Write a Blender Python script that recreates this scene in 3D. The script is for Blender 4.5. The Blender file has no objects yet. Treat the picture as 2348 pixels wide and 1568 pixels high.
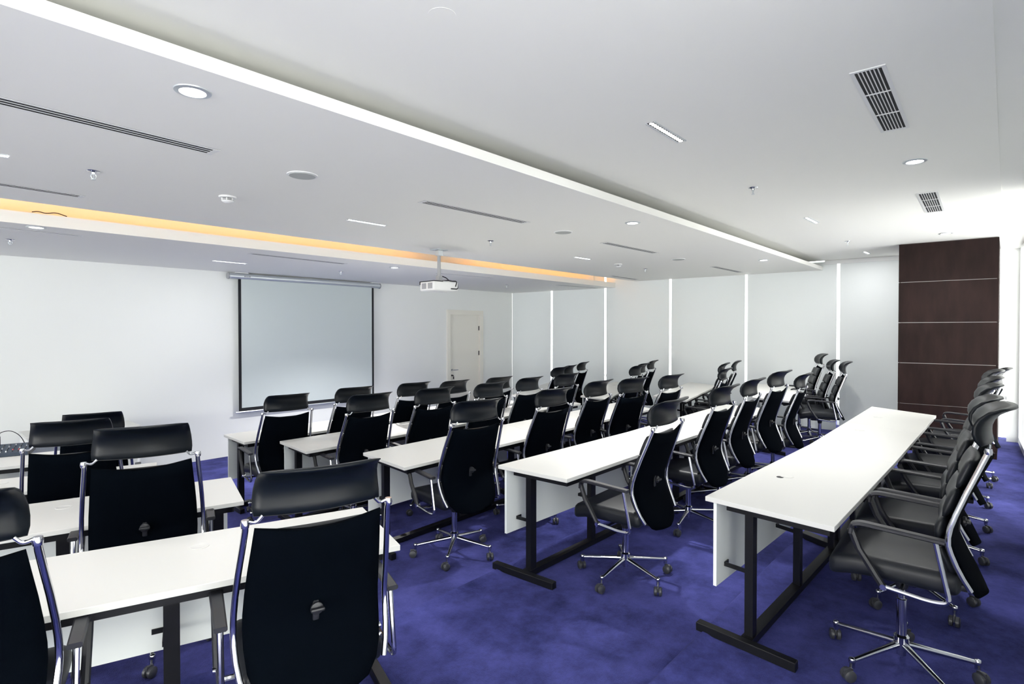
import bpy, bmesh, math, random
from mathutils import Vector, Matrix
random.seed(4)
C = bpy.context.scene.collection
PI = math.pi

# ------------------------------------------------------------------ camera
ZC = 1.98                                   # eye height above the lowest floor
FPX = 1280.0
cam = bpy.data.cameras.new('camera')
cam.sensor_width = 36
cam.lens = FPX / 2348 * 36
cam.shift_y = -(784 - 767.5) / 2348 * 0.66
cam.clip_start = 0.02
cam_o = bpy.data.objects.new('camera', cam)
C.objects.link(cam_o)
TH = math.radians(41.59)
PITCH = math.radians(-0.75)
cam_o.location = (0, 0, ZC)
cam_o.rotation_euler = (PI / 2 + PITCH, 0, TH - PI / 2)
bpy.context.scene.camera = cam_o

# ------------------------------------------------------------------ world, light, exposure
SKY = 3.1
w = bpy.data.worlds.new('sky')
bpy.context.scene.world = w
w.use_nodes = True
bg = w.node_tree.nodes['Background']
bg.inputs[0].default_value = (0.985, 1.0, 0.955, 1)
bg.inputs[1].default_value = SKY


def area(name, loc, rot, sx, sy, power, color=(1, 1, 1), portal=False):
    l = bpy.data.lights.new(name, 'AREA')
    l.shape = 'RECTANGLE'
    l.size = sx
    l.size_y = sy
    l.energy = power
    l.color = color
    if portal:
        l.cycles.is_portal = True
    o = bpy.data.objects.new(name, l)
    o.location = loc
    o.rotation_euler = rot
    C.objects.link(o)
    return o


# daylight through the long window wall behind the last row
area('daylight_rear', (2.0, -1.9, 0.9), (PI / 2 + 0.45, 0, 0), 17.0, 1.4, 80, (1.0, 0.985, 0.93))
area('added_fill_left', (-10.5, 2.4, 1.3), (PI / 2 + 0.22, 0, -PI / 2), 5.0, 2.0, 400, (1.0, 0.985, 0.93))  # added fill to even out the room, no window known on this side
vs = bpy.context.scene.view_settings
vs.view_transform = 'Standard'
vs.look = 'None'
vs.gamma = 1
vs.use_curve_mapping = False
vs.exposure = 0.70
SPOT = 100.0
LINEAR = 6.0

# ------------------------------------------------------------------ room numbers
FLOOR = {0: 0.0, 1: 0.12, 2: 0.175, 3: 0.23, 4: 0.285, 5: 0.34}
H1, H2, H3 = 2.885, 2.997, 3.156            # three ceiling levels
cT, sT = math.cos(TH), math.sin(TH)


def at(px, py, z):
    """photo pixel -> point on the horizontal plane z"""
    d = FPX * (ZC - z) / (py - 756.0)
    X = (px - 1174) / FPX * d
    return Vector((d * cT + X * sT, d * sT - X * cT, z))


# ------------------------------------------------------------------ materials
def mat(name, col, rough=0.5, metal=0.0, spec=0.5, coat=0.0):
    m = bpy.data.materials.new(name)
    m.use_nodes = True
    b = m.node_tree.nodes['Principled BSDF']
    b.inputs['Base Color'].default_value = (*col, 1)
    b.inputs['Roughness'].default_value = rough
    b.inputs['Metallic'].default_value = metal
    b.inputs['Specular IOR Level'].default_value = spec
    b.inputs['Coat Weight'].default_value = coat
    return m


def bsdf(m):
    return m.node_tree.nodes['Principled BSDF']


def add_bump(m, scale, strength, dist=0.002, detail=2.0, kind='noise'):
    nt = m.node_tree
    tc = nt.nodes.new('ShaderNodeTexCoord')
    if kind == 'noise':
        t = nt.nodes.new('ShaderNodeTexNoise')
        t.inputs['Scale'].default_value = scale
        t.inputs['Detail'].default_value = detail
        out = t.outputs['Fac']
    else:
        t = nt.nodes.new('ShaderNodeTexVoronoi')
        t.inputs['Scale'].default_value = scale
        out = t.outputs['Distance']
    nt.links.new(tc.outputs['Object'], t.inputs['Vector'])
    bp = nt.nodes.new('ShaderNodeBump')
    bp.inputs['Strength'].default_value = strength
    bp.inputs['Distance'].default_value = dist
    nt.links.new(out, bp.inputs['Height'])
    nt.links.new(bp.outputs['Normal'], bsdf(m).inputs['Normal'])


def add_mottle(m, c1, c2, scale, detail=4.0, lo=0.35, hi=0.65, stretch=(1, 1, 1)):
    nt = m.node_tree
    tc = nt.nodes.new('ShaderNodeTexCoord')
    mp = nt.nodes.new('ShaderNodeMapping')
    mp.inputs['Scale'].default_value = stretch
    t = nt.nodes.new('ShaderNodeTexNoise')
    t.inputs['Scale'].default_value = scale
    t.inputs['Detail'].default_value = detail
    t.inputs['Roughness'].default_value = 0.6
    r = nt.nodes.new('ShaderNodeValToRGB')
    r.color_ramp.elements[0].position = lo
    r.color_ramp.elements[0].color = (*c1, 1)
    r.color_ramp.elements[1].position = hi
    r.color_ramp.elements[1].color = (*c2, 1)
    nt.links.new(tc.outputs['Object'], mp.inputs['Vector'])
    nt.links.new(mp.outputs['Vector'], t.inputs['Vector'])
    nt.links.new(t.outputs['Fac'], r.inputs['Fac'])
    nt.links.new(r.outputs['Color'], bsdf(m).inputs['Base Color'])


def emis(name, col, strength):
    m = mat(name, (0.8, 0.8, 0.8))
    b = bsdf(m)
    b.inputs['Emission Color'].default_value = (*col, 1)
    b.inputs['Emission Strength'].default_value = strength
    return m


M = {}
M['wall'] = mat('wall_paint', (0.86, 0.88, 0.86), 0.6)
add_bump(M['wall'], 220, 0.08)
M['ceil'] = mat('ceiling_paint', (0.89, 0.89, 0.85), 0.7)
M['top'] = mat('white_laminate', (0.66, 0.66, 0.635), 0.38)
add_bump(M['top'], 900, 0.03, 0.0005)
M['panel'] = mat('panel_laminate', (0.84, 0.88, 0.86), 0.42)
M['black'] = mat('black_powder_coat', (0.0035, 0.004, 0.006), 0.42, spec=0.32)
add_bump(M['black'], 1500, 0.15, 0.0004)
M['leather'] = mat('black_leather', (0.003, 0.005, 0.008), 0.38, spec=0.22)
add_bump(M['leather'], 700, 0.2, 0.0006)
M['seat'] = mat('black_seat_fabric', (0.008, 0.010, 0.014), 0.45, spec=0.35)
add_bump(M['seat'], 900, 0.25, 0.0006)
M['mesh'] = mat('black_back_fabric', (0.0010, 0.0020, 0.0038), 0.9, spec=0.02)
add_bump(M['mesh'], 420, 0.5, 0.0012, kind='voronoi')
M['plastic'] = mat('black_plastic', (0.012, 0.013, 0.017), 0.42)
M['pad'] = mat('arm_pad_rubber', (0.014, 0.015, 0.020), 0.42)
add_bump(M['pad'], 1200, 0.2, 0.0004)
M['chrome'] = mat('chrome', (0.60, 0.61, 0.65), 0.12, 1.0)
M['rubber'] = mat('caster_rubber', (0.04, 0.042, 0.05), 0.4)
M['grey'] = mat('grey_plastic', (0.35, 0.36, 0.38), 0.45)
M['white'] = mat('white_plastic', (0.78, 0.79, 0.79), 0.4)
M['alu'] = mat('brushed_aluminium', (0.62, 0.66, 0.68), 0.35, 0.6)
M['dark'] = mat('dark_void', (0.015, 0.017, 0.02), 0.8)
M['door'] = mat('cream_door_paint', (0.84, 0.82, 0.74), 0.28)
M['screen'] = mat('screen_cloth', (0.56, 0.62, 0.62), 0.7)
M['blackcloth'] = mat('black_border', (0.006, 0.007, 0.01), 0.8)
M['speaker'] = mat('speaker_grille', (0.45, 0.47, 0.46), 0.7)
add_bump(M['speaker'], 500, 0.6, 0.001, kind='voronoi')
M['red'] = mat('red_knob', (0.45, 0.03, 0.03), 0.4)
M['mixer'] = mat('blue_grey_metal', (0.02, 0.035, 0.06), 0.45)
M['led'] = emis('downlight_glow', (1.0, 0.98, 0.94), 14.0)
M['tube'] = emis('linear_light_glow', (1.0, 1.0, 1.0), 5.0)
M['warm'] = emis('warm_led', (1.0, 0.42, 0.08), 9.5)
M['glass'] = mat('window_glass', (1, 1, 1), 0.0)
bsdf(M['glass']).inputs['Transmission Weight'].default_value = 1.0
bsdf(M['glass']).inputs['IOR'].default_value = 1.02
M['frame'] = mat('white_window_frame', (0.75, 0.77, 0.78), 0.4)

# carpet: deep violet blue cut pile, mottle mixing trodden nap with painted light-and-shade contrast
M['carpet'] = mat('blue_carpet', (0.03, 0.028, 0.16), 0.95, spec=0.1)
add_mottle(M['carpet'], (0.002, 0.006, 0.042), (0.088, 0.096, 0.36), 1.9, 15.0, 0.30, 0.70)
M['carpet'].node_tree.nodes['Noise Texture'].inputs['Roughness'].default_value = 0.74
add_bump(M['carpet'], 190, 0.9, 0.006, detail=4)
bsdf(M['carpet']).inputs['Sheen Weight'].default_value = 0.12
bsdf(M['carpet']).inputs['Sheen Tint'].default_value = (0.45, 0.42, 1.0, 1)
bsdf(M['carpet']).inputs['Sheen Roughness'].default_value = 0.4
# dark wenge veneer
M['wood'] = mat('wenge_veneer', (0.06, 0.03, 0.025), 0.55, spec=0.12)
add_mottle(M['wood'], (0.011, 0.0055, 0.005), (0.022, 0.011, 0.010), 9, 5, 0.3, 0.7, (1, 1, 0.25))
M['inlay'] = mat('metal_inlay', (0.35, 0.33, 0.33), 0.4, 0.5)
# roller blind: cloth that lets a little daylight through
mb = bpy.data.materials.new('blind_cloth')
mb.use_nodes = True
nt = mb.node_tree
nt.nodes.clear()
out = nt.nodes.new('ShaderNodeOutputMaterial')
mx = nt.nodes.new('ShaderNodeMixShader')
d_ = nt.nodes.new('ShaderNodeBsdfDiffuse')
d_.inputs[0].default_value = (0.80, 0.82, 0.82, 1)
t_ = nt.nodes.new('ShaderNodeBsdfTranslucent')
t_.inputs[0].default_value = (0.84, 0.87, 0.88, 1)
mx.inputs[0].default_value = 0.20
nt.links.new(d_.outputs[0], mx.inputs[1])
nt.links.new(t_.outputs[0], mx.inputs[2])
nt.links.new(mx.outputs[0], out.inputs[0])
M['blind'] = mb


# ------------------------------------------------------------------ mesh helpers
def link(name, bm, m, parent=None, smooth=False, kind=None, loc=None):
    me = bpy.data.meshes.new(name)
    bmesh.ops.recalc_face_normals(bm, faces=bm.faces)
    bm.to_mesh(me)
    bm.free()
    for mm in (m if isinstance(m, (list, tuple)) else [m]):
        me.materials.append(mm)
    if smooth:
        for p in me.polygons:
            p.use_smooth = True
        if smooth != 'all':
            me.set_sharp_from_angle(angle=math.radians(38))
    o = bpy.data.objects.new(name, me)
    C.objects.link(o)
    if parent:
        o.parent = parent
    if kind:
        o['kind'] = kind
    if loc:
        o.location = loc
    return o


def empty(name, loc, rz, label, cat, group=None):
    o = bpy.data.objects.new(name, None)
    o.empty_display_size = 0.1
    C.objects.link(o)
    o.location = loc
    o.rotation_euler = (0, 0, rz)
    o['label'] = label
    o['category'] = cat
    if group:
        o['group'] = group
    return o


def tag(o, label, cat, group=None):
    o['label'] = label
    o['category'] = cat
    if group:
        o['group'] = group
    return o


def box(bm, x0, x1, y0, y1, z0, z1, bev=0.0, seg=2, M_=None):
    r = bmesh.ops.create_cube(bm, size=1)
    vs_ = r['verts']
    for v in vs_:
        v.co = Vector(((x0 + x1) / 2 + v.co.x * (x1 - x0), (y0 + y1) / 2 + v.co.y * (y1 - y0), (z0 + z1) / 2 + v.co.z * (z1 - z0)))
    if bev:
        es = list({e for v in vs_ for e in v.link_edges})
        r2 = bmesh.ops.bevel(bm, geom=es, offset=bev, segments=seg, affect='EDGES', profile=0.5)
        vs_ = list({v for f in r2['faces'] for v in f.verts} | {v for v in vs_ if v.is_valid})
    if M_:
        for v in vs_:
            v.co = M_ @ v.co
    return vs_


def prism(bm, pts, z0, z1):
    """vertical prism over a convex plan polygon"""
    a = [bm.verts.new((p[0], p[1], z0)) for p in pts]
    b = [bm.verts.new((p[0], p[1], z1)) for p in pts]
    n = len(pts)
    bm.faces.new(a[::-1])
    bm.faces.new(b)
    for i in range(n):
        bm.faces.new((a[i], a[(i + 1) % n], b[(i + 1) % n], b[i]))
    return a + b


def tube(bm, pts, r, n=8, caps=True, sx=1.0):
    """tube along a polyline; r may be a list"""
    pts = [Vector(p) for p in pts]
    rs = r if isinstance(r, (list, tuple)) else [r] * len(pts)
    rings = []
    up = None
    for i, p in enumerate(pts):
        if i == 0:
            t = pts[1] - pts[0]
        elif i == len(pts) - 1:
            t = pts[-1] - pts[-2]
        else:
            t = (pts[i + 1] - p).normalized() + (p - pts[i - 1]).normalized()
        t.normalize()
        if up is None:
            up = Vector((1, 0, 0)) if abs(t.x) < 0.9 else Vector((0, 0, 1))
        side = t.cross(up).normalized()
        up = side.cross(t).normalized()
        rings.append([bm.verts.new(p + (side * math.cos(2 * PI * k / n) + up * math.sin(2 * PI * k / n) * sx) * rs[i]) for k in range(n)])
    for a, b in zip(rings, rings[1:]):
        for k in range(n):
            bm.faces.new((a[k], a[(k + 1) % n], b[(k + 1) % n], b[k]))
    if caps:
        bm.faces.new(rings[0][::-1])
        bm.faces.new(rings[-1])


def lathe(bm, prof, n=16, c=(0, 0), M_=None):
    rings = []
    for r, z in prof:
        ring = []
        for k in range(n):
            v = Vector((c[0] + r * math.cos(2 * PI * k / n), c[1] + r * math.sin(2 * PI * k / n), z))
            if M_:
                v = M_ @ v
            ring.append(bm.verts.new(v))
        rings.append(ring)
    for a, b in zip(rings, rings[1:]):
        for k in range(n):
            bm.faces.new((a[k], a[(k + 1) % n], b[(k + 1) % n], b[k]))
    bm.faces.new(rings[0][::-1])
    bm.faces.new(rings[-1])


def fillet(pts, r, n=4):
    """round the corners of a polyline"""
    pts = [Vector(p) for p in pts]
    out = [pts[0]]
    for i in range(1, len(pts) - 1):
        a, b, c = pts[i - 1], pts[i], pts[i + 1]
        ra = min(r, (a - b).length * 0.45)
        rc = min(r, (c - b).length * 0.45)
        p0 = b + (a - b).normalized() * ra
        p1 = b + (c - b).normalized() * rc
        for k in range(n + 1):
            t = k / n
            out.append(p0 * (1 - t) ** 2 + b * 2 * t * (1 - t) + p1 * t ** 2)
    out.append(pts[-1])
    return out


def shell(bm, prof, halfw, curve, thick, nu=10, top_sag=0.0, taper=None):
    """closed curved slab: profile of (y,z) against half width, bowed so that the sides come forward"""
    nv = len(prof)
    F, B = [], []
    for j, ((y, z), hw) in enumerate(zip(prof, halfw)):
        # profile normal in the yz plane
        a = prof[max(0, j - 1)]
        b = prof[min(nv - 1, j + 1)]
        ty, tz = b[0] - a[0], b[1] - a[1]
        L = math.hypot(ty, tz)
        ny, nz = tz / L, -ty / L          # points forward (+y)
        th = thick if taper is None else thick * taper[j]
        fr, br = [], []
        for i in range(nu + 1):
            u = -1 + 2 * i / nu
            edge = 1 - abs(u) ** 6 * 0.65
            yy = y + curve * u * u
            zz = z - top_sag * (1 - u * u) * (j / (nv - 1)) ** 4
            t2 = th * edge / 2
            fr.append(bm.verts.new((u * hw, yy + ny * t2, zz + nz * t2)))
            br.append(bm.verts.new((u * hw, yy - ny * t2, zz - nz * t2)))
        F.append(fr)
        B.append(br)
    for j in range(nv - 1):
        for i in range(nu):
            bm.faces.new((F[j][i], F[j][i + 1], F[j + 1][i + 1], F[j + 1][i]))
            bm.faces.new((B[j][i + 1], B[j][i], B[j + 1][i], B[j + 1][i + 1]))
        bm.faces.new((F[j][0], F[j + 1][0], B[j + 1][0], B[j][0]))
        bm.faces.new((F[j + 1][nu], F[j][nu], B[j][nu], B[j + 1][nu]))
    for i in range(nu):
        bm.faces.new((F[0][i + 1], F[0][i], B[0][i], B[0][i + 1]))
        bm.faces.new((F[-1][i], F[-1][i + 1], B[-1][i + 1], B[-1][i]))


def resample(prof, z0, z1, n):
    """points of a (y,z,...) profile between two heights"""
    res = []
    for k in range(n):
        z = z0 + (z1 - z0) * k / (n - 1)
        for a, b in zip(prof, prof[1:]):
            if a[1] <= z <= b[1] or b is prof[-1]:
                t = (z - a[1]) / (b[1] - a[1])
                res.append(tuple(a[i] + (b[i] - a[i]) * t for i in range(len(a))))
                break
    return res


# ------------------------------------------------------------------ room shell
XL, XR = -10.0, 10.28
WR0, WR1 = Vector((10.28, 9.12)), Vector((10.78, -0.13))     # blind plane
YF = 9.12
RX0, RX1 = (-10.0, -0.92), (10.95, -0.13)                     # rear window line


def wr(y, off=0.0):
    """x of the right hand (blind) plane at y"""
    t = (YF - y) / (YF + 0.13)
    return WR0.x + (WR1.x - WR0.x) * t + off


# tiered floor: one carpeted stair profile, bent into a shallow fan at the aisles
edges = [(5, 1.24), (4, 2.70), (3, 3.98), (2, 5.20), (1, 6.40)]
stations = [(-5.2, 0.30), (1.9, 0.0), (7.3, 0.0), (11.3, 0.27)]
bm = bmesh.new()
cols = []
NX = 70
for k in range(NX + 1):
    x = -10.2 + (11.35 + 10.2) * k / NX
    dy = 0.0
    if x < 1.9:
        dy = (1.9 - x) * 0.30
    elif x > 7.3:
        dy = (x - 7.3) * 0.27
    dyf = min(dy, 1.4)
    prof = [(-1.1, FLOOR[5])]
    for t, y in edges:
        zt, zb = FLOOR[t], FLOOR[t - 1]
        yy = y + dyf
        r = 0.022
        prof += [(yy - 0.25, zt), (yy - 0.085, zt), (yy - 0.05, zt + 0.010), (yy - 0.022, zt + 0.011), (yy - 0.006, zt - 0.003), (yy + 0.002, zt - 0.018), (yy + 0.002, zb + 0.008), (yy + 0.016, zb)]
    prof += [(9.4, 0.0)]
    cols.append([bm.verts.new((x, p[0], p[1])) for p in prof])
for a, b in zip(cols, cols[1:]):
    for i in range(len(a) - 1):
        bm.faces.new((a[i], b[i], b[i + 1], a[i + 1]))
floor = link('floor', bm, M['carpet'], smooth=True, kind='structure')

# front wall with the door opening
bm = bmesh.new()
D0, D1, DT = 8.13, 9.24, 2.42
box(bm, XL - 0.2, D0, YF, YF + 0.2, 0, 3.4)
box(bm, D1, 10.6, YF, YF + 0.2, 0, 3.4)
box(bm, D0, D1, YF, YF + 0.2, DT, 3.4)
link('wall_front', bm, M['wall'], kind='structure')
bm = bmesh.new()
box(bm, XL - 0.2, XL, -1.2, -0.2, 0, 3.4)
box(bm, XL - 0.2, XL, 5.4, YF + 0.2, 0, 3.4)
box(bm, XL - 0.2, XL, -0.2, 5.4, 0, 0.5)  # opening in this unseen wall is made up, sized for the side fill
link('wall_left', bm, M['wall'], kind='structure')

# door with frame
bm = bmesh.new()
fw = 0.10
for (a, b, c, d) in ((D0, D0 + fw, 0, DT), (D1 - fw, D1, 0, DT), (D0 + fw, D1 - fw, DT - fw, DT)):
    box(bm, a, b, YF - 0.03, YF + 0.12, c, d)
fr = link('door_1', bm, M['door'], smooth=True, kind='structure')
bm = bmesh.new()
box(bm, D0 + fw, D1 - fw, YF + 0.02, YF + 0.06, 0.01, DT - fw)
lf = link('door_leaf', bm, M['door'], fr)
bm = bmesh.new()
tube(bm, fillet([(D0 + 0.17, YF + 0.02, 1.10), (D0 + 0.17, YF - 0.035, 1.10), (D0 + 0.31, YF - 0.035, 1.10)], 0.02), 0.011)
lathe(bm, [(0.026, -0.004), (0.026, 0.006)], 12, M_=Matrix.Translation((D0 + 0.17, YF + 0.012, 1.10)) @ Matrix.Rotation(PI / 2, 4, 'X'))
link('door_handle', bm, M['chrome'], lf, smooth=True)
bm = bmesh.new()
lathe(bm, [(0.02, -0.006), (0.02, 0.006)], 12, M_=Matrix.Translation((D0 + 0.17, YF + 0.012, 0.98)) @ Matrix.Rotation(PI / 2, 4, 'X'))
box(bm, D0 + 0.165, D0 + 0.175, YF - 0.04, YF + 0.01, 0.965, 0.99)
box(bm, D0 + 0.155, D0 + 0.185, YF - 0.045, YF - 0.035, 0.90, 0.96, 0.003)
link('key', bm, M['plastic'], lf)
for z in (2.02, 1.45, 0.4):
    bm = bmesh.new()
    box(bm, D1 - fw - 0.012, D1 - fw + 0.012, YF + 0.0, YF + 0.025, z - 0.05, z + 0.05)
    link('hinge', bm, M['plastic'], fr)

# ceiling: three levels with two coves
bm = bmesh.new()
LC1, LC2 = 6.29, 2.36
c_in = 5.82


def cbox(y0, y1, z0, z1):
    prism(bm, [(XL, y0), (wr(y0, -0.01), y0), (wr(y1, -0.01), y1), (XL, y1)], z0, z1)


cbox(LC1, YF, H1, H1 + 0.035)                 # screen side slab
cbox(LC1, LC1 + 0.03, H1 + 0.035, H1 + 0.103)  # its upstand
cbox(LC2, c_in, H2, H2 + 0.035)               # middle slab
cbox(LC2, LC2 + 0.03, H2 + 0.035, H2 + 0.06)
cbox(c_in - 0.03, c_in, H2 + 0.035, 3.22)
cbox(c_in - 0.03, 6.85, 3.22, 3.30)
cbox(6.82, 6.85, H1 + 0.035, 3.22)
cbox(2.92, 2.95, H2 + 0.035, H3)
cbox(0.05, 2.95, H3, H3 + 0.1)                # rear slab
prism(bm, [(XL, -1.1), (10.95, -1.1), (10.95, 0.05), (XL, 0.05)], H3 + 0.008, H3 + 0.16)
cbox(2.95, c_in, 3.30, 3.36)
prism(bm, [(wr(-0.9) - 0.05, -1.1), (11.2, -1.1), (10.7, YF + 0.2), (wr(YF) - 0.05, YF + 0.2)], 3.30, 3.40)
link('ceiling', bm, M['ceil'], kind='structure')

# warm LED strips lying in the screen side cove (one length is dead)
for i, (a, b) in enumerate(((-9.9, 5.50), (6.35, 10.3))):
    bm = bmesh.new()
    box(bm, a, b, 6.36, 6.375, H1 + 0.036, H1 + 0.05)
    o = link('led_strip', bm, M['warm'])
    tag(o, ('long warm orange LED strip hidden in the ceiling cove left of the projector',
            'shorter warm orange LED strip in the ceiling cove right of the projector')[i], 'light', 'warm cove lights')

# dark wood clad column
cx0, cy0, cx1, cy1 = 9.274, 1.124, 9.326, 0.086
bm = bmesh.new()
prism(bm, [(cx0 + 0.02, cy0 - 0.02), (10.66, cy0 - 0.02), (10.70, cy1 + 0.02), (cx1 + 0.02, cy1 + 0.02)], FLOOR[4], H3)
colm = link('column', bm, M['inlay'], kind='structure')
zs = [FLOOR[5] - 0.1, 0.42, 0.975, 1.53, 2.08, 2.63, H3 - 0.003]
for a, b in zip(zs, zs[1:]):
    for side in (0, 1, 2):
        bm = bmesh.new()
        g = 0.004
        if side == 0:
            prism(bm, [(cx0, cy0), (cx0 + 0.018, cy0), (cx1 + 0.018, cy1), (cx1, cy1)], a + g, b - g)
        elif side == 1:
            prism(bm, [(cx0 + 0.019, cy0), (10.64, cy0), (10.64, cy0 - 0.018), (cx0 + 0.019, cy0 - 0.018)], a + g, b - g)
        else:
            prism(bm, [(cx1 + 0.019, cy1), (10.7, cy1), (10.7, cy1 + 0.018), (cx1 + 0.019, cy1 + 0.018)], a + g, b - g)
        link('panel', bm, M['wood'], colm)

# right hand window wall: low upstand, mullions and panes, outside the blinds
seams_px = [1174, 1265, 1388, 1537, 1711, 1922, 2075]


def wall_y(px):
    """y on the blind plane that the given photo column hits"""
    r = (px - 1174) / FPX
    dx, dy = cT + sT * r, sT - cT * r
    # solve  t*dx = 10.28 + 0.5*(9.12 - t*dy)/9.25
    k = 0.5 / 9.25
    t = (10.28 + k * 9.12) / (dx + k * dy)
    return t * dy


sy = [wall_y(p) for p in seams_px]
win_y = [9.12] + sy[1:] + [-0.13]
wi = 1
for a, b in zip(win_y, win_y[1:]):
    bm = bmesh.new()
    o_ = 0.20
    for (y0, y1, z0, z1) in ((a, a - 0.05, 0, 3.3), (b + 0.05, b, 0, 3.3), (a - 0.05, b + 0.05, 0, 0.06), (a - 0.05, b + 0.05, 3.22, 3.3), (a - 0.05, b + 0.05, 0.95, 1.0)):
        prism(bm, [(wr(y0, o_), y0), (wr(y1, o_), y1), (wr(y1, o_ + 0.07), y1), (wr(y0, o_ + 0.07), y0)], z0, z1)
    wn = link('window_%d' % wi, bm, M['frame'], kind='structure')
    for (z0, z1) in ((0.06, 0.95), (1.0, 3.22)):
        bm = bmesh.new()
        prism(bm, [(wr(a - 0.05, o_ + 0.03), a - 0.05), (wr(b + 0.05, o_ + 0.03), b + 0.05), (wr(b + 0.05, o_ + 0.036), b + 0.05), (wr(a - 0.05, o_ + 0.036), a - 0.05)], z0, z1)
        link('pane', bm, M['glass'], wn)
    wi += 1

# roller blinds: each a bowed cloth, a tube at the top and a bottom bar
ordn = ['hanging next to the corner with the white front wall', 'second from the front wall corner', 'third from the front wall corner',
        'fourth from the front wall, brightest in its lower middle', 'fifth from the front wall, wide and evenly grey', 'beside the dark wood column']
for i in range(6):
    y0, y1 = sy[i] - 0.024, sy[i + 1] + 0.024
    if i == 0:
        y0 = YF - 0.005
    mid = (y0 + y1) / 2
    zt = 3.17 if i < 4 else 3.12
    r = empty('roller_blind', (wr(mid), mid, 0.02), 0, 'tall pale roller blind ' + ordn[i], 'blind', 'roller blinds along the window wall')
    bm = bmesh.new()
    n = 10
    A, B = [], []
    for k in range(n + 1):
        y = y0 + (y1 - y0) * k / n
        bow = 0.010 * math.cos((k / n - 0.5) * PI)
        A.append((wr(y) - bow, y))
        B.append((wr(y) - bow + 0.002, y))
    for (p, q, p2, q2) in zip(A, A[1:], B, B[1:]):
        prism(bm, [p, q, q2, p2], 0.06, zt)
    o = link('cloth', bm, M['blind'], r, smooth=True)
    o.location = (-wr(mid), -mid, -0.02)
    bm = bmesh.new()
    tube(bm, [(wr(y0) + 0.03, y0, zt), (wr(y1) + 0.03, y1, zt)], 0.028, 12)
    o = link('roller_tube', bm, M['alu'], r, smooth=True)
    o.location = (-wr(mid), -mid, -0.02)
    bm = bmesh.new()
    prism(bm, [(wr(y0) - 0.012, y0), (wr(y1) - 0.012, y1), (wr(y1) + 0.008, y1), (wr(y0) + 0.008, y0)], 0.035, 0.062)
    o = link('bottom_bar', bm, M['alu'], r)
    o.location = (-wr(mid), -mid, -0.02)
# blind cassette seen under the high rear ceiling
bm = bmesh.new()
prism(bm, [(wr(2.33) - 0.03, 2.33), (wr(1.13) - 0.03, 1.13), (wr(1.13) + 0.09, 1.13), (wr(2.33) + 0.09, 2.33)], 3.09, H3 - 0.002)
tag(link('blind_cassette', bm, M['white']), 'slim white blind cassette under the high ceiling beside the wood column', 'cassette')

# rear window wall
bm = bmesh.new()
dx = RX1[0] - RX0[0]


def rear(x):
    return RX0[1] + (RX1[1] - RX0[1]) * (x - RX0[0]) / dx


def rprism(bm, x0, x1, o0, o1, z0, z1):
    prism(bm, [(x0, rear(x0) + o0), (x1, rear(x1) + o0), (x1, rear(x1) + o1), (x0, rear(x0) + o1)], z0, z1)


nwin = 9
for k in range(nwin):
    a = RX0[0] + dx * k / nwin
    b = RX0[0] + dx * (k + 1) / nwin
    bm = bmesh.new()
    rprism(bm, a, a + 0.04, -0.08, 0, 0.3, 3.2)
    rprism(bm, b - 0.04, b, -0.08, 0, 0.3, 3.2)
    rprism(bm, a + 0.04, b - 0.04, -0.08, 0, 0.3, 0.42)
    rprism(bm, a + 0.04, b - 0.04, -0.08, 0, 3.12, 3.2)
    wn = link('window_%d' % wi, bm, M['frame'], kind='structure')
    wi += 1
    bm = bmesh.new()
    rprism(bm, a + 0.04, b - 0.04, -0.05, -0.044, 0.42, 3.12)
    link('pane', bm, M['glass'], wn)
    if k in (5, 6):      # unseen blinds added on some bays to cut the rear light
        bm = bmesh.new()
        rprism(bm, a + 0.02, b - 0.02, 0.04, 0.042, 0.36, 3.15)
        link('blind_cloth', bm, M['blind'], wn)
bm = bmesh.new()
prism(bm, [(10.95, -0.9), (11.2, -0.9), (11.2, 0.0), (10.95, 0.0)], 0, 3.4)
link('wall_back', bm, M['wall'], kind='structure')

# ------------------------------------------------------------------ tables
def lerp(a, b, t):
    return (a[0] + (b[0] - a[0]) * t, a[1] + (b[1] - a[1]) * t)


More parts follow.
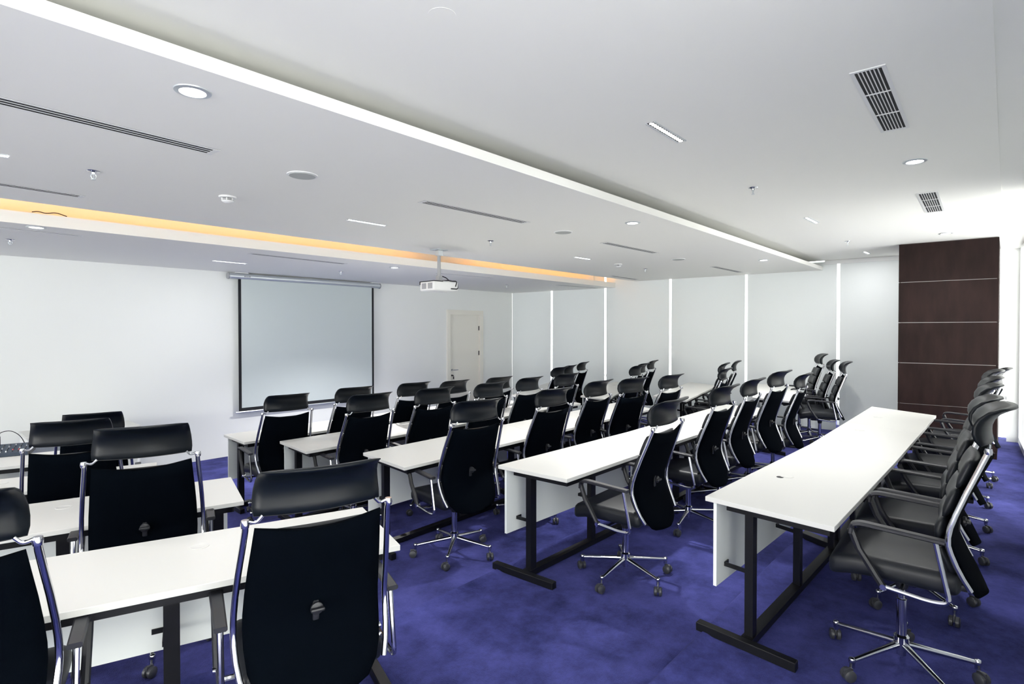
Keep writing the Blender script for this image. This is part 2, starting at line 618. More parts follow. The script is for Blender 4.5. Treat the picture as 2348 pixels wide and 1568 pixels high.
def table(P0, Q0, P1, Q1, tier, label, group, holes=(0.5,)):
    """P = edge towards the screen, Q = edge towards the seats; 0 = first end, 1 = other end.
    a white top, a hanging front panel and a black T-foot frame"""
    z = FLOOR[tier]
    cx = (P0[0] + Q0[0] + P1[0] + Q1[0]) / 4
    cy = (P0[1] + Q0[1] + P1[1] + Q1[1]) / 4
    loc = (cx, cy, z)
    r = empty('training_table', loc, 0, label, 'table', group)

    def S(s, t):                    # s along the length, t from P (0) to Q (1)
        a = lerp(P0, P1, s)
        b = lerp(Q0, Q1, s)
        p = lerp(a, b, t)
        return Vector((p[0] - cx, p[1] - cy))
    L = ((P1[0] - P0[0]) ** 2 + (P1[1] - P0[1]) ** 2) ** 0.5
    Dp = ((P0[0] - Q0[0]) ** 2 + (P0[1] - Q0[1]) ** 2) ** 0.5

    def quad(s0, s1, t0, t1):
        return [S(s0, t0), S(s1, t0), S(s1, t1), S(s0, t1)]
    e = 0.0008 / L
    bm = bmesh.new()
    prism(bm, quad(e, 1 - e, 0, 1), 0.72, 0.745)
    bmesh.ops.bevel(bm, geom=list(bm.edges), offset=0.0015, segments=1, affect='EDGES')
    top = link('tabletop', bm, M['top'], r)
    for h in holes:
        bm = bmesh.new()
        p = S(h, 0.30)
        lathe(bm, [(0.040, 0.7452), (0.040, 0.7468), (0.037, 0.7475), (0.033, 0.7478), (0.030, 0.7465), (0.006, 0.7465)], 20, (p.x, p.y))
        link('cable_grommet', bm, M['top'], top, smooth=True)
        if holes == (0.415,):           # one lid pushed aside, the hole shows dark
            bm = bmesh.new()
            q = S(h - 0.028, 0.26)
            lathe(bm, [(0.020, 0.7451), (0.020, 0.7466)], 18, (q.x, q.y))
            link('open_cable_hole', bm, M['dark'], top)
    u, d = 1 / L, 1 / Dp
    bm = bmesh.new()
    prism(bm, quad(0.03 * u, 1 - 0.03 * u, 0.035 * d, 0.053 * d), 0.265, 0.718)
    link('modesty_panel', bm, M['panel'], r)
    # frame under the top
    bm = bmesh.new()
    prism(bm, quad(0.06 * u, 1 - 0.06 * u, 1 - 0.055 * d, 1 - 0.03 * d), 0.682, 0.719)
    prism(bm, quad(0.06 * u, 1 - 0.06 * u, 0.10 * d, 0.13 * d), 0.682, 0.719)
    for s in (0.05 * u, 1 - 0.09 * u):
        prism(bm, quad(s, s + 0.04 * u, 0.10 * d, 1 - 0.03 * d), 0.682, 0.7185)
    link('top_frame', bm, M['black'], r)
    ty = 0.215                    # line of the legs behind the screen side edge
    for s in (0.10 * u, 0.5, 1 - 0.10 * u):
        bm = bmesh.new()
        prism(bm, quad(s - 0.030 * u, s + 0.030 * u, (ty - 0.022) * d, (ty + 0.022) * d), 0.047, 0.690)
        link('leg', bm, M['black'], r)
    bm = bmesh.new()
    prism(bm, quad(0.045 * u, 1 - 0.045 * u, (ty - 0.03) * d, (ty + 0.03) * d), 0.008, 0.047)
    link('foot_rail', bm, M['black'], r)
    for s in (-0.005 * u, 1 - 0.045 * u):
        bm = bmesh.new()
        prism(bm, quad(s, s + 0.05 * u, -0.05 * d, 0.47 * d), 0.001, 0.047)
        bmesh.ops.bevel(bm, geom=list(bm.edges), offset=0.003, segments=1, affect='EDGES')
        link('foot', bm, M['black'], r)
    for s in (0.10 * u + 0.03 * u, 0.5 + 0.03 * u):
        bm = bmesh.new()
        prism(bm, quad(s, s + 0.05 * u, 0.054 * d, 0.060 * d), 0.345, 0.368)
        prism(bm, quad(s, s + 0.006 * u, 0.060 * d, (ty - 0.02) * d), 0.345, 0.368)
        link('bracket', bm, M['black'], r)
    return r


def row(tier, Px, Py, Qx, Qy, names, group, holes=None):
    for i in range(len(Px) - 1):
        table((Px[i], Py[i]), (Qx[i], Qy[i]), (Px[i + 1], Py[i + 1]), (Qx[i + 1], Qy[i + 1]), tier, names[i], group, holes[i] if holes else (0.5,))


ROWN = {5: 'back row', 4: 'fourth row', 3: 'third row', 2: 'second row', 1: 'front row'}


def nm(block, tier):
    return ['long white training table at the near aisle end of the %s %s' % (block, ROWN[tier]),
            'long white training table in the middle of the %s %s' % (block, ROWN[tier]),
            'long white training table at the far end of the %s %s' % (block, ROWN[tier])]


row(5, [2.93, 4.80, 6.24, 7.67], [1.21, 1.15, 1.165, 1.18], [2.86, 4.50, 5.90, 7.31], [0.58, 0.56, 0.555, 0.55],
    ['long white table nearest on the right, one cable hole uncovered, at the right hand chairs',
     'middle white table of the right hand back row, raised grommet ring on its top',
     'farthest white table of the back row, ending near the dark wood column'], 'back row tables', [(0.415,), (0.3, 0.75), (0.45,)])
row(4, [2.86, 4.57, 5.86, 7.14], [2.67, 2.64, 2.67, 2.70], [2.88, 4.48, 5.78, 7.08], [2.09, 2.10, 2.095, 2.09], nm('middle block', 4), 'fourth row tables')
row(3, [2.60, 4.40, 5.62, 6.85], [3.94, 3.99, 4.02, 4.05], [2.52, 4.20, 5.35, 6.50], [3.29, 3.33, 3.355, 3.38], nm('middle block', 3), 'third row tables')
row(2, [2.50, 4.30, 5.65, 6.95], [5.18, 5.19, 5.20, 5.22], [2.44, 4.10, 5.40, 6.68], [4.57, 4.58, 4.59, 4.60], nm('middle block', 2), 'second row tables')
row(1, [2.40, 4.10, 5.40, 6.75], [6.24, 6.25, 6.26, 6.27], [2.37, 3.95, 5.20, 6.50], [5.66, 5.65, 5.64, 5.63], nm('middle block', 1), 'front row tables')
# left block, turned towards the screen (near end of each is on its right)
table((1.70, 2.58), (1.51, 2.00), (0.04, 3.125), (-0.15, 2.545), 4, 'white table in the left foreground under the nearest large chair backs', 'left block tables', (0.44,))
table((1.57, 3.96), (1.40, 3.35), (-0.13, 4.39), (-0.30, 3.78), 3, 'white table second from the camera in the left block', 'left block tables', (0.5,))
table((1.45, 5.09), (1.31, 4.64), (-0.30, 5.58), (-0.45, 5.10), 2, 'white table third from the camera in the left block, only a strip seen', 'left block tables')
table((1.45, 6.44), (1.30, 5.92), (-0.30, 6.92), (-0.45, 6.42), 1, 'white table in the left block carrying the audio mixer', 'left block tables')
# right block by the windows
for (tier, P0, Q0, P1, Q1) in ((1, (7.14, 6.35), (6.95, 5.78), (9.30, 7.25), (9.50, 6.66)), (2, (7.44, 5.13), (7.33, 4.56), (10.00, 6.05), (9.86, 5.45)),
                               (3, (7.79, 4.04), (7.58, 3.41), (10.32, 4.58), (10.03, 3.92)), (4, (8.12, 2.68), (8.01, 2.05), (10.25, 3.30), (10.35, 2.72))):
    Pm, Qm = lerp(P0, P1, 0.5), lerp(Q0, Q1, 0.5)
    table(P0, Q0, Pm, Qm, tier, 'small white table at the aisle end of the window side %s' % ROWN[tier], 'window side tables')
    table(Pm, Qm, P1, Q1, tier, 'small white table against the blinds in the window side %s' % ROWN[tier], 'window side tables')

# ------------------------------------------------------------------ chairs
BP = [(-0.311, 0.402), (-0.306, 0.410), (-0.297, 0.428), (-0.275, 0.475), (-0.246, 0.53), (-0.216, 0.60), (-0.200, 0.66), (-0.202, 0.71), (-0.226, 0.79), (-0.258, 0.88), (-0.293, 0.97), (-0.322, 1.045)]
BW = [0.085, 0.130, 0.172, 0.208, 0.228, 0.236, 0.238, 0.237, 0.233, 0.226, 0.217, 0.210]


def half_w(z):
    for a, b, p, q in zip(BP, BP[1:], BW, BW[1:]):
        if z <= b[1]:
            return p + (q - p) * (z - a[1]) / (b[1] - a[1])
    return BW[-1]



def prof_y(z):
    for a, b in zip(BP, BP[1:]):
        if z <= b[1]:
            t = (z - a[1]) / (b[1] - a[1])
            return a[0] + (b[0] - a[0]) * t
    a, b = BP[-2], BP[-1]
    return b[0] + (z - b[1]) * (b[0] - a[0]) / (b[1] - a[1])


def make_chair():
    r = empty('office_chair', (0, 0, 0), 0, 'x', 'chair')
    UP = []
    # back shell
    bm = bmesh.new()
    shell(bm, BP, BW, 0.022, 0.020, 10, top_sag=0.026)
    bk = link('backrest', bm, M['mesh'], r, smooth='all')
    UP.append(bk)
    bm = bmesh.new()
    zk = 0.70
    yk = prof_y(zk) - 0.012
    lathe(bm, [(0.016, 0), (0.022, 0.004), (0.022, 0.012), (0.012, 0.016)], 14, M_=Matrix.Translation((0, yk - 0.010, zk)) @ Matrix.Rotation(PI / 2, 4, 'X'))
    box(bm, -0.011, 0.011, yk - 0.004, yk + 0.006, zk - 0.05, zk + 0.045, 0.004)
    box(bm, -0.024, 0.024, yk - 0.040, yk - 0.022, zk - 0.007, zk + 0.007, 0.005)
    link('lumbar_knob', bm, M['plastic'], bk, smooth=True)
    # padded segments on the front
    zz = [0.50, 0.63, 0.76, 0.89, 1.018]
    for a, b in zip(zz, zz[1:]):
        bm = bmesh.new()
        pts = []
        for k in range(6):
            z = a + 0.004 + (b - a - 0.008) * k / 5
            pts.append((prof_y(z) + 0.037, z))
        shell(bm, pts, [min(0.225, half_w(p[1]) - 0.012) for p in pts], 0.020, 0.052, 10, taper=[0.45, 0.9, 1.0, 1.0, 0.9, 0.45])
        UP.append(link('back_pad', bm, M['seat'], r, smooth='all'))
    # chrome side rails
    for s in (-1, 1):
        bm = bmesh.new()
        pts = [(s * (max(half_w(z), 0.21) + 0.0275), prof_y(z) + 0.022, z) for z in [1.072, 1.045, 0.97, 0.88, 0.79, 0.73, 0.69, 0.655, 0.62, 0.57, 0.52, 0.47]]
        tube(bm, pts, 0.0108, 10)
        lathe(bm, [(0.0125, 1.055), (0.0145, 1.066), (0.012, 1.080)], 12, (s * 0.2385, prof_y(1.065) + 0.022))
        UP.append(link('side_rail', bm, M['chrome'], r, smooth=True))
        bm = bmesh.new()
        y0 = prof_y(1.065) + 0.022
        tube(bm, fillet([(s * 0.232, y0, 1.075), (s * 0.205, y0 - 0.002, 1.066), (s * 0.186, y0 - 0.004, 1.088)], 0.012), 0.0055, 8)
        UP.append(link('headrest_bracket', bm, M['chrome'], r, smooth=True))
    # headrest
    bm = bmesh.new()
    hp = [(-0.324, 1.080), (-0.309, 1.104), (-0.302, 1.130), (-0.304, 1.160), (-0.319, 1.190), (-0.347, 1.217), (-0.384, 1.234), (-0.408, 1.240)]
    shell(bm, hp, [0.211, 0.214, 0.213, 0.210, 0.205, 0.200, 0.195, 0.192], 0.042, 0.044, 14, taper=[0.35, 0.8, 1.0, 1.0, 0.85, 0.65, 0.42, 0.2])
    UP.append(link('headrest', bm, M['leather'], r, smooth='all'))
    # seat
    bm = bmesh.new()
    box(bm, -0.25, 0.25, -0.225, 0.275, 0.430, 0.525, 0.034, 4)
    bmesh.ops.subdivide_edges(bm, edges=[e for e in bm.edges if abs(e.verts[0].co.y - e.verts[1].co.y) > 0.3], cuts=6, use_grid_fill=True)
    for v in bm.verts:
        t = max(0.0, (v.co.y - 0.10) / 0.175)
        v.co.z -= 0.034 * t * t
        v.co.x *= 1 - 0.05 * t * t
        if v.co.z > 0.47:
            v.co.z += 0.008 * (1 - (v.co.x / 0.245) ** 2)
    UP.append(link('seat', bm, M['seat'], r, smooth=True))
    bm = bmesh.new()
    box(bm, -0.09, 0.09, -0.13, 0.12, 0.375, 0.428, 0.012)
    box(bm, -0.055, 0.055, -0.25, -0.12, 0.395, 0.425, 0.006)
    UP.append(link('tilt_mechanism', bm, M['plastic'], r, smooth=True))
    bm = bmesh.new()
    tube(bm, [(0.08, 0.05, 0.40), (0.21, 0.06, 0.40), (0.25, 0.06, 0.385)], 0.006, 6)
    box(bm, 0.235, 0.275, 0.045, 0.08, 0.372, 0.386, 0.005)
    UP.append(link('lever', bm, M['plastic'], r, smooth=True))
    # arms
    for s in (-1, 1):
        x = s * 0.302
        bm = bmesh.new()
        path = fillet([(x, 0.172, 0.640), (x, 0.168, 0.683), (x, 0.135, 0.694), (x, -0.170, 0.676)], 0.03, 4)
        n = len(path)
        wd = [0.019] * 3 + [0.024] * (n - 4) + [0.021]
        rings = []
        for i, p in enumerate(path):
            t = (path[min(n - 1, i + 1)] - path[max(0, i - 1)]).normalized()
            nrm = Vector((0, -t.z, t.y))
            if nrm.z < 0:
                nrm = -nrm
            if i == 0:
                nrm = Vector((0, 1, 0)) if nrm.y >= 0 else nrm
            hw = wd[min(i, len(wd) - 1)]
            ring = []
            for (a, b) in ((-1, -0.5), (-1, 0.5), (-0.75, 1), (0.75, 1), (1, 0.5), (1, -0.5), (0.75, -1), (-0.75, -1)):
                ring.append(bm.verts.new(p + Vector((a * hw, 0, 0)) + nrm * b * 0.0095))
            rings.append(ring)
        for a, b in zip(rings, rings[1:]):
            for k in range(8):
                bm.faces.new((a[k], a[(k + 1) % 8], b[(k + 1) % 8], b[k]))
        bm.faces.new(rings[0])
        bm.faces.new(rings[-1][::-1])
        ar = link('armrest', bm, M['pad'], r, smooth=True)
        UP.append(ar)
        bm = bmesh.new()
        tube(bm, [(x, 0.171, 0.660), (x, 0.140, 0.575), (x, 0.045, 0.425)], [0.016, 0.0155, 0.015], 8, sx=1.0)
        link('arm_strut', bm, M['plastic'], ar, smooth=True)
        bm = bmesh.new()
        tube(bm, fillet([(x, -0.138, 0.670), (x, -0.152, 0.60), (x, -0.190, 0.418), (x, -0.12, 0.410), (x, 0.045, 0.428)], 0.035, 5), 0.010, 8)
        lathe(bm, [(0.013, -0.016), (0.013, 0.016)], 10, M_=Matrix.Translation((x, 0.045, 0.428)) @ Matrix.Rotation(PI / 2, 4, 'Y'))
        tube(bm, [(x, -0.02, 0.424), (s * 0.10, -0.02, 0.415)], 0.009, 6)
        link('arm_tube', bm, M['chrome'], ar, smooth=True)
    # gas lift
    bm = bmesh.new()
    lathe(bm, [(0.020, 0.075), (0.020, 0.095), (0.030, 0.100), (0.033, 0.165), (0.026, 0.172), (0.022, 0.174), (0.022, 0.345), (0.014, 0.347), (0.014, 0.44)], 16)
    lift = link('gas_lift', bm, M['chrome'], r, smooth=True)
    bm = bmesh.new()
    lathe(bm, [(0.020, 0.325), (0.026, 0.335), (0.036, 0.385), (0.036, 0.40)], 14)
    UP.append(link('lift_collar', bm, M['plastic'], r, smooth=True))
    # five chrome spokes with twin casters
    LOW = []
    for k in range(5):
        a = 2 * PI * k / 5
        ca, sa = math.cos(a), math.sin(a)
        bm = bmesh.new()
        tube(bm, [(0.028 * ca, 0.028 * sa, 0.128), (0.295 * ca, 0.295 * sa, 0.094)], [0.0155, 0.0105], 10)
        R_ = 0.302
        lathe(bm, [(0.004, 0.110), (0.013, 0.106), (0.017, 0.095), (0.014, 0.084), (0.012, 0.080), (0.012, 0.062)], 12, (R_ * ca, R_ * sa))
        lg = link('leg', bm, M['chrome'], r, smooth=True)
        LOW.append(lg)
        bm = bmesh.new()
        ph = a + random.uniform(-1.2, 1.2)
        cc = Vector((R_ * ca, R_ * sa, 0)) + Vector((math.cos(ph), math.sin(ph), 0)) * 0.018
        for sgn in (-1, 1):
            T_ = Matrix.Translation((cc.x, cc.y, 0.0285)) @ Matrix.Rotation(ph, 4, 'Z') @ Matrix.Rotation(PI / 2, 4, 'X')
            lathe(bm, [(0.018, sgn * 0.005), (0.0275, sgn * 0.007), (0.0275, sgn * 0.021), (0.020, sgn * 0.026)], 14, M_=T_)
        T_ = Matrix.Translation((cc.x, cc.y, 0.0285)) @ Matrix.Rotation(ph, 4, 'Z')
        box(bm, -0.022, 0.022, -0.005, 0.005, 0.0, 0.034, 0.003, M_=T_)
        link('caster', bm, M['rubber'], lg, smooth=True)
    return r, UP, LOW


proto, UP, LOW = make_chair()
upn = {o.name for o in UP}
lown = {o.name for o in LOW}
kids = {o.name: list(o.children) for o in bpy.data.objects}
proto_kids = list(proto.children)
first = [True]


def chair(hx, hy, yaw, dz, tier, label, group, base=None, centre=False):
    """hx, hy: plan position of the top of the headrest"""
    ya = math.radians(yaw)
    fx, fy = -math.sin(ya), math.cos(ya)
    if not centre:
        x, y = hx + fx * 0.40, hy + fy * 0.40
    else:
        x, y = hx, hy
    b = math.radians(base if base is not None else random.uniform(0, 72))
    if first[0]:
        r = proto
        pairs = [(o, o) for o in proto_kids]
        first[0] = False
    else:
        r = proto.copy()
        C.objects.link(r)
        pairs = []
        for ch in proto_kids:
            c = ch.copy()
            C.objects.link(c)
            c.parent = r
            for g in kids[ch.name]:
                d = g.copy()
                C.objects.link(d)
                d.parent = c
            pairs.append((ch, c))
    r.location = (x, y, FLOOR[tier])
    r.rotation_euler = (0, 0, ya)
    r['label'] = label
    r['group'] = group
    for src, c in pairs:
        if src.name in upn:
            c.location = (0, 0, dz)
        elif src.name in lown:
            c.rotation_euler = (0, 0, b)
    return r


LB, MB, RB = 'chairs of the left block', 'chairs of the middle block', 'chairs of the window side block'
BR = 'chairs of the back row'
k = 'black high-back office chair '
# left block (foreground)
chair(1.09, 2.06, -17.4, 0.0, 4, 'large black chair back nearest the camera, centre left, knob at its middle', LB, base=40, centre=True)
chair(0.155, 2.45, -17.4, 0.02, 4, 'black chair cut off by the left edge of the photo, nearest there', LB, base=15, centre=True)
chair(0.95, 3.52, -17.5, 0.037, 3, k + 'just beyond the nearest left table, its full back shown', LB, base=60, centre=True)
chair(0.76, 4.33, -16, 0.0, 2, k + 'in the left block with a glossy highlight on its headrest', LB)
chair(1.12, 5.55, -15, -0.06, 1, k + 'farthest in the left block, only its headrest top showing', LB)
# middle block, front row
ords = ['first from the near aisle', 'second from the near aisle', 'third from the near aisle', 'fourth from the near aisle', 'fifth from the near aisle']
for i, (hx, hy, yw, dz) in enumerate([(2.59, 5.12, -6, 0), (3.36, 5.15, -4, 0.01), (4.18, 5.17, -5, 0), (4.69, 5.01, -2, 0), (5.42, 4.94, -4, 0)]):
    chair(hx, hy, yw, dz, 1, k + ords[i] + ' in the front middle row', MB)
for i, (hx, hy, yw, dz) in enumerate([(2.89, 4.17, -3, 0), (3.6, 4.12, -5, 0), (4.36, 4.08, -3, 0), (5.17, 4.20, 2, 0), (5.91, 4.20, -2, 0)]):
    chair(hx, hy, yw, dz, 2, k + ords[i] + ' in the second middle row', MB)
for i, (hx, hy, yw, dz) in enumerate([(2.90, 2.83, -8, 0), (4.0, 2.95, -3, -0.01), (4.85, 3.02, 2, 0), (5.33, 2.90, -8, 0), (6.03, 2.80, -3, 0)]):
    chair(hx, hy, yw, dz, 3, k + ords[i] + ' in the third middle row', MB, base=(10 if i == 0 else None))
lab4 = ['black office chair with pale sunlit seat at the aisle end of the fourth row', k + 'second from the aisle in the fourth row',
        k + 'third from the aisle in the fourth row', k + 'fourth from the aisle in the fourth row, raised taller',
        k + 'last in the middle fourth row, its headrest swept far back']
for i, (hx, hy, yw, dz) in enumerate([(3.39, 1.55, 3, 0.01), (4.63, 1.66, 0, 0), (5.45, 1.70, 2, 0), (6.10, 1.65, -2, 0.04), (6.85, 1.62, 4, -0.03)]):
    chair(hx, hy, yw, dz, 4, lab4[i], MB, base=(34 if i == 0 else None))
# back row along the right
lab5 = ['large black office chair nearest in the right corner, grey seat and chrome base shown', k + 'second from the camera in the back row',
        k + 'third from the camera in the back row', k + 'fourth from the camera in the back row', k + 'fifth from the camera in the back row',
        k + 'farthest in the back row, in front of the bright window']
for i, (cx_, cy_, yw, dz) in enumerate([(3.25, 0.37, 2, 0.070), (4.15, 0.42, 3, 0.02), (5.12, 0.42, 4, 0.02), (5.92, 0.42, 5, 0.02), (6.80, 0.42, 5, 0.03), (7.80, 0.36, 2, 0.0)]):
    chair(cx_, cy_, yw, dz, 5, lab5[i], BR, base=(2 if i == 0 else None), centre=True)
# window side block
pos = {1: [(7.54, 5.52), (8.05, 5.68), (9.06, 6.08)], 2: [(8.03, 4.34), (8.62, 4.56), (9.55, 4.86)], 3: [(7.92, 2.90), (8.66, 3.20), (9.39, 3.28)], 4: [(9.20, 1.66), (9.60, 1.90), (10.05, 2.16)]}
yawR = {1: 10, 2: 10, 3: 14, 4: 20}
o3 = ['nearest the aisle', 'middle one', 'closest to the blinds']
for t in (1, 2, 3, 4):
    for i, (hx, hy) in enumerate(pos[t]):
        dz = 0.0
        if t == 4 and i == 2:
            dz = 0.07
        if t == 3 and i == 0:
            dz = -0.03
        chair(hx, hy, yawR[t] + (i - 1) * 4, dz, t, k + '%s in the window side %s' % (o3[i], ROWN[t]), RB)

# ------------------------------------------------------------------ projection screen
sx0, sx1, sz0, sz1 = 3.70, 6.20, 0.70, 2.79
ys = YF - 0.10
r = empty('projection_screen', ((sx0 + sx1) / 2, ys, sz0), 0, 'pulled down grey projection screen with black border on the front wall', 'screen')
off = Vector((-(sx0 + sx1) / 2, -ys, -sz0))
bm = bmesh.new()
N = 16
verts = []
for j in range(N + 1):
    rowv = []
    for i in range(N + 1):
        x = sx0 + 0.045 + (sx1 - sx0 - 0.09) * i / N
        z = sz0 + 0.05 + (sz1 - sz0 - 0.05) * j / N
        wv = -0.004 + 0.003 * math.sin((i / N * 1.6 + (1 - j / N) * 1.0) * 7) * (i / N) ** 2 * (1 - j / N)
        rowv.append(bm.verts.new((x, ys + wv, z)))
    verts.append(rowv)
for j in range(N):
    for i in range(N):
        bm.faces.new((verts[j][i], verts[j][i + 1], verts[j + 1][i + 1], verts[j + 1][i]))
link('screen_cloth', bm, M['screen'], r, loc=off)
bm = bmesh.new()
box(bm, sx0, sx0 + 0.044, ys - 0.001, ys + 0.002, sz0, sz1)
box(bm, sx1 - 0.044, sx1, ys - 0.001, ys + 0.002, sz0, sz1)
box(bm, sx0 + 0.044, sx1 - 0.044, ys - 0.001, ys + 0.002, sz0, sz0 + 0.049)
link('black_border', bm, M['blackcloth'], r, loc=off)
bm = bmesh.new()
tube(bm, [(sx0 - 0.05, ys, sz0 - 0.015), (sx1 + 0.05, ys, sz0 - 0.015)], 0.014, 8)
link('bottom_bar', bm, M['alu'], r, smooth=True, loc=off)
bm = bmesh.new()
tube(bm, [(3.56, ys + 0.01, 2.822), (6.33, ys + 0.01, 2.822)], 0.048, 16)
cs = link('screen_housing', bm, M['alu'], r, smooth=True, loc=off)
for x in (3.555, 6.335):
    bm = bmesh.new()
    lathe(bm, [(0.02, -0.012), (0.052, -0.010), (0.052, 0.010), (0.02, 0.012)], 16, M_=Matrix.Translation((x, ys + 0.01, 2.822)) @ Matrix.Rotation(PI / 2, 4, 'Y'))
    link('end_cap', bm, M['grey'], cs, smooth=True)
for x in (3.75, 6.25):
    bm = bmesh.new()
    box(bm, x - 0.1, x + 0.1, ys - 0.03, ys + 0.09, 2.868, 2.884, 0.003)
    link('hanging_bracket', bm, M['white'], cs)
bm = bmesh.new()
for q, wq in enumerate((0.016, 0.014, 0.014, 0.016, 0.014)):
    x = 3.78 + q * 0.021
    box(bm, x, x + wq, ys - 0.0395, ys - 0.037, 2.812, 2.830)
link('maker_mark', bm, M['grey'], cs, loc=(0, 0, 0))

# ------------------------------------------------------------------ projector on its ceiling pole
pp = at(1007, 572, H2)
pr = empty('ceiling_projector', (pp.x, pp.y, H2), 0, 'white projector hanging from the ceiling on a grey pole', 'projector')
bm = bmesh.new()
box(bm, -0.09, 0.09, -0.07, 0.07, -0.012, -0.001, 0.003)
box(bm, -0.035, 0.035, -0.035, 0.035, -0.08, -0.012, 0.004)
link('mounting_plate', bm, M['alu'], pr)
bm = bmesh.new()
lathe(bm, [(0.022, -0.37), (0.022, -0.01)], 14)
link('pole', bm, M['grey'], pr, smooth=True)
bm = bmesh.new()
box(bm, -0.03, 0.03, -0.03, 0.03, -0.40, -0.33, 0.005)
for a in (0.6, 2.2, 3.8, 5.4):
    tube(bm, [(0, 0, -0.385), (0.12 * math.cos(a), 0.09 * math.sin(a), -0.405)], 0.008, 6)
link('mounting_bracket', bm, M['grey'], pr, smooth=True)
bm = bmesh.new()
RZ = Matrix.Rotation(math.radians(-4), 4, 'Z')
box(bm, -0.19, 0.19, -0.15, 0.15, -0.53, -0.41, 0.018, 3, M_=RZ)
body = link('projector_body', bm, M['white'], pr, smooth=True)
for yy in (-0.07, 0.055):
    bm = bmesh.new()
    box(bm, -0.195, -0.187, yy - 0.045, yy + 0.045, -0.505, -0.435, 0.003, M_=RZ)
    link('vent_cover', bm, M['grey'], body)
bm = bmesh.new()
box(bm, -0.192, 0.05, 0.135, 0.153, -0.45, -0.415, M_=RZ)
box(bm, -0.192, -0.05, -0.152, 0.152, -0.418, -0.408, M_=RZ)
link('dark_trim', bm, M['dark'], body)
bm = bmesh.new()
lathe(bm, [(0.045, 0.0), (0.045, 0.03), (0.035, 0.034)], 18, M_=RZ @ Matrix.Translation((-0.09, 0.148, -0.475)) @ Matrix.Rotation(-PI / 2, 4, 'X'))
link('lens', bm, M['dark'], body, smooth=True)
bm = bmesh.new()
tube(bm, fillet([(0.02, 0, -0.33), (0.10, -0.02, -0.35), (0.12, -0.06, -0.395), (0.16, -0.16, -0.40), (0.13, -0.165, -0.47)], 0.03), 0.007, 6)
tube(bm, fillet([(0.02, 0, -0.39), (0.14, -0.05, -0.385), (0.20, -0.12, -0.42), (0.17, -0.165, -0.50), (0.06, -0.16, -0.50)], 0.03), 0.008, 6)
link('cable', bm, M['plastic'], pr, smooth=True)

# ------------------------------------------------------------------ ceiling fittings
def lvl(z):
    return {H1: 'screen side', H2: 'middle', H3: 'rear'}[z]


def downlight(px, py, z, label, rad=0.062, power=SPOT):
    p = at(px, py, z)
    r = empty('downlight', p, 0, label, 'ceiling light', 'round downlights')
    bm = bmesh.new()
    n = 28
    prof = [(rad * 0.80, -0.001), (rad * 0.84, -0.007), (rad * 1.15, -0.004), (rad * 1.18, 0.0)]
    rings = [[bm.verts.new((a * math.cos(2 * PI * q / n), a * math.sin(2 * PI * q / n), b)) for q in range(n)] for a, b in prof]
    rings.append(rings[0])
    for a, b in zip(rings, rings[1:]):
        for q in range(n):
            bm.faces.new((a[q], a[(q + 1) % n], b[(q + 1) % n], b[q]))
    link('trim_ring', bm, M['alu'], r, smooth=True)
    bm = bmesh.new()
    lathe(bm, [(rad * 0.79, -0.003), (rad * 0.79, -0.001)], 24)
    link('lamp', bm, M['led'], r)
    spot(p.x, p.y, z - 0.02, power)
    return r


def spot(x, y, z, power):
    l = bpy.data.lights.new('downlight_beam', 'SPOT')
    l.energy = power
    l.spot_size = math.radians(125)
    l.spot_blend = 0.7
    l.shadow_soft_size = 0.06
    l.color = (1.0, 0.985, 0.96)
    o = bpy.data.objects.new('downlight_beam', l)
    o.location = (x, y, z)
    C.objects.link(o)


downlight(446, 212, H2, 'large bright round downlight at the upper left of the middle ceiling', power=55)
downlight(1450, 511, H2, 'small bright downlight right of the projector in the middle ceiling', power=200)
downlight(1750, 596, H2, 'small downlight in the middle ceiling near the fifth blind')
downlight(905, 613, H1, 'small downlight above the right end of the projection screen', power=480)
downlight(86, 521, H1, 'round downlight in the screen side ceiling at the far left', power=50)
downlight(2094, 371, H3, 'round downlight between the two grilles in the rear ceiling', power=55)
downlight(2166, 535, H3, 'small downlight just in front of the dark wood column', power=45)


def slot(pa, pb, z, wdt, nslots, label):
    a, b = at(*pa, z), at(*pb, z)
    d = (b - a)
    L = d.length
    ang = math.atan2(d.y, d.x)
    mid = (a + b) / 2
    r = empty('slot_diffuser', mid, ang, label, 'air vent', 'linear slot diffusers')
    bm = bmesh.new()
    box(bm, -L / 2, L / 2, -wdt / 2, wdt / 2, -0.0015, -0.0005)
    link('dark_slot', bm, M['dark'], r)
    bm = bmesh.new()
    g = wdt * 0.62 / nslots if nslots > 1 else wdt * 0.4
    gb = wdt * 0.07
    fr_ = (wdt - nslots * g - (nslots - 1) * gb) / 2
    box(bm, -L / 2, L / 2, -wdt / 2, -wdt / 2 + fr_, -0.003, -0.0015)
    box(bm, -L / 2, L / 2, wdt / 2 - fr_, wdt / 2, -0.003, -0.0015)
    box(bm, -L / 2, -L / 2 + 0.03, -wdt / 2 + fr_, wdt / 2 - fr_, -0.003, -0.0015)
    box(bm, L / 2 - 0.03, L / 2, -wdt / 2 + fr_, wdt / 2 - fr_, -0.003, -0.0015)
    link('frame', bm, M['white'], r)
    for q in range(nslots - 1):
        y = -wdt / 2 + fr_ + g + q * (g + gb)
        bm = bmesh.new()
        box(bm, -L / 2 + 0.03, L / 2 - 0.03, y, y + gb, -0.0025, -0.0015)
        link('slat', bm, M['white'], r)


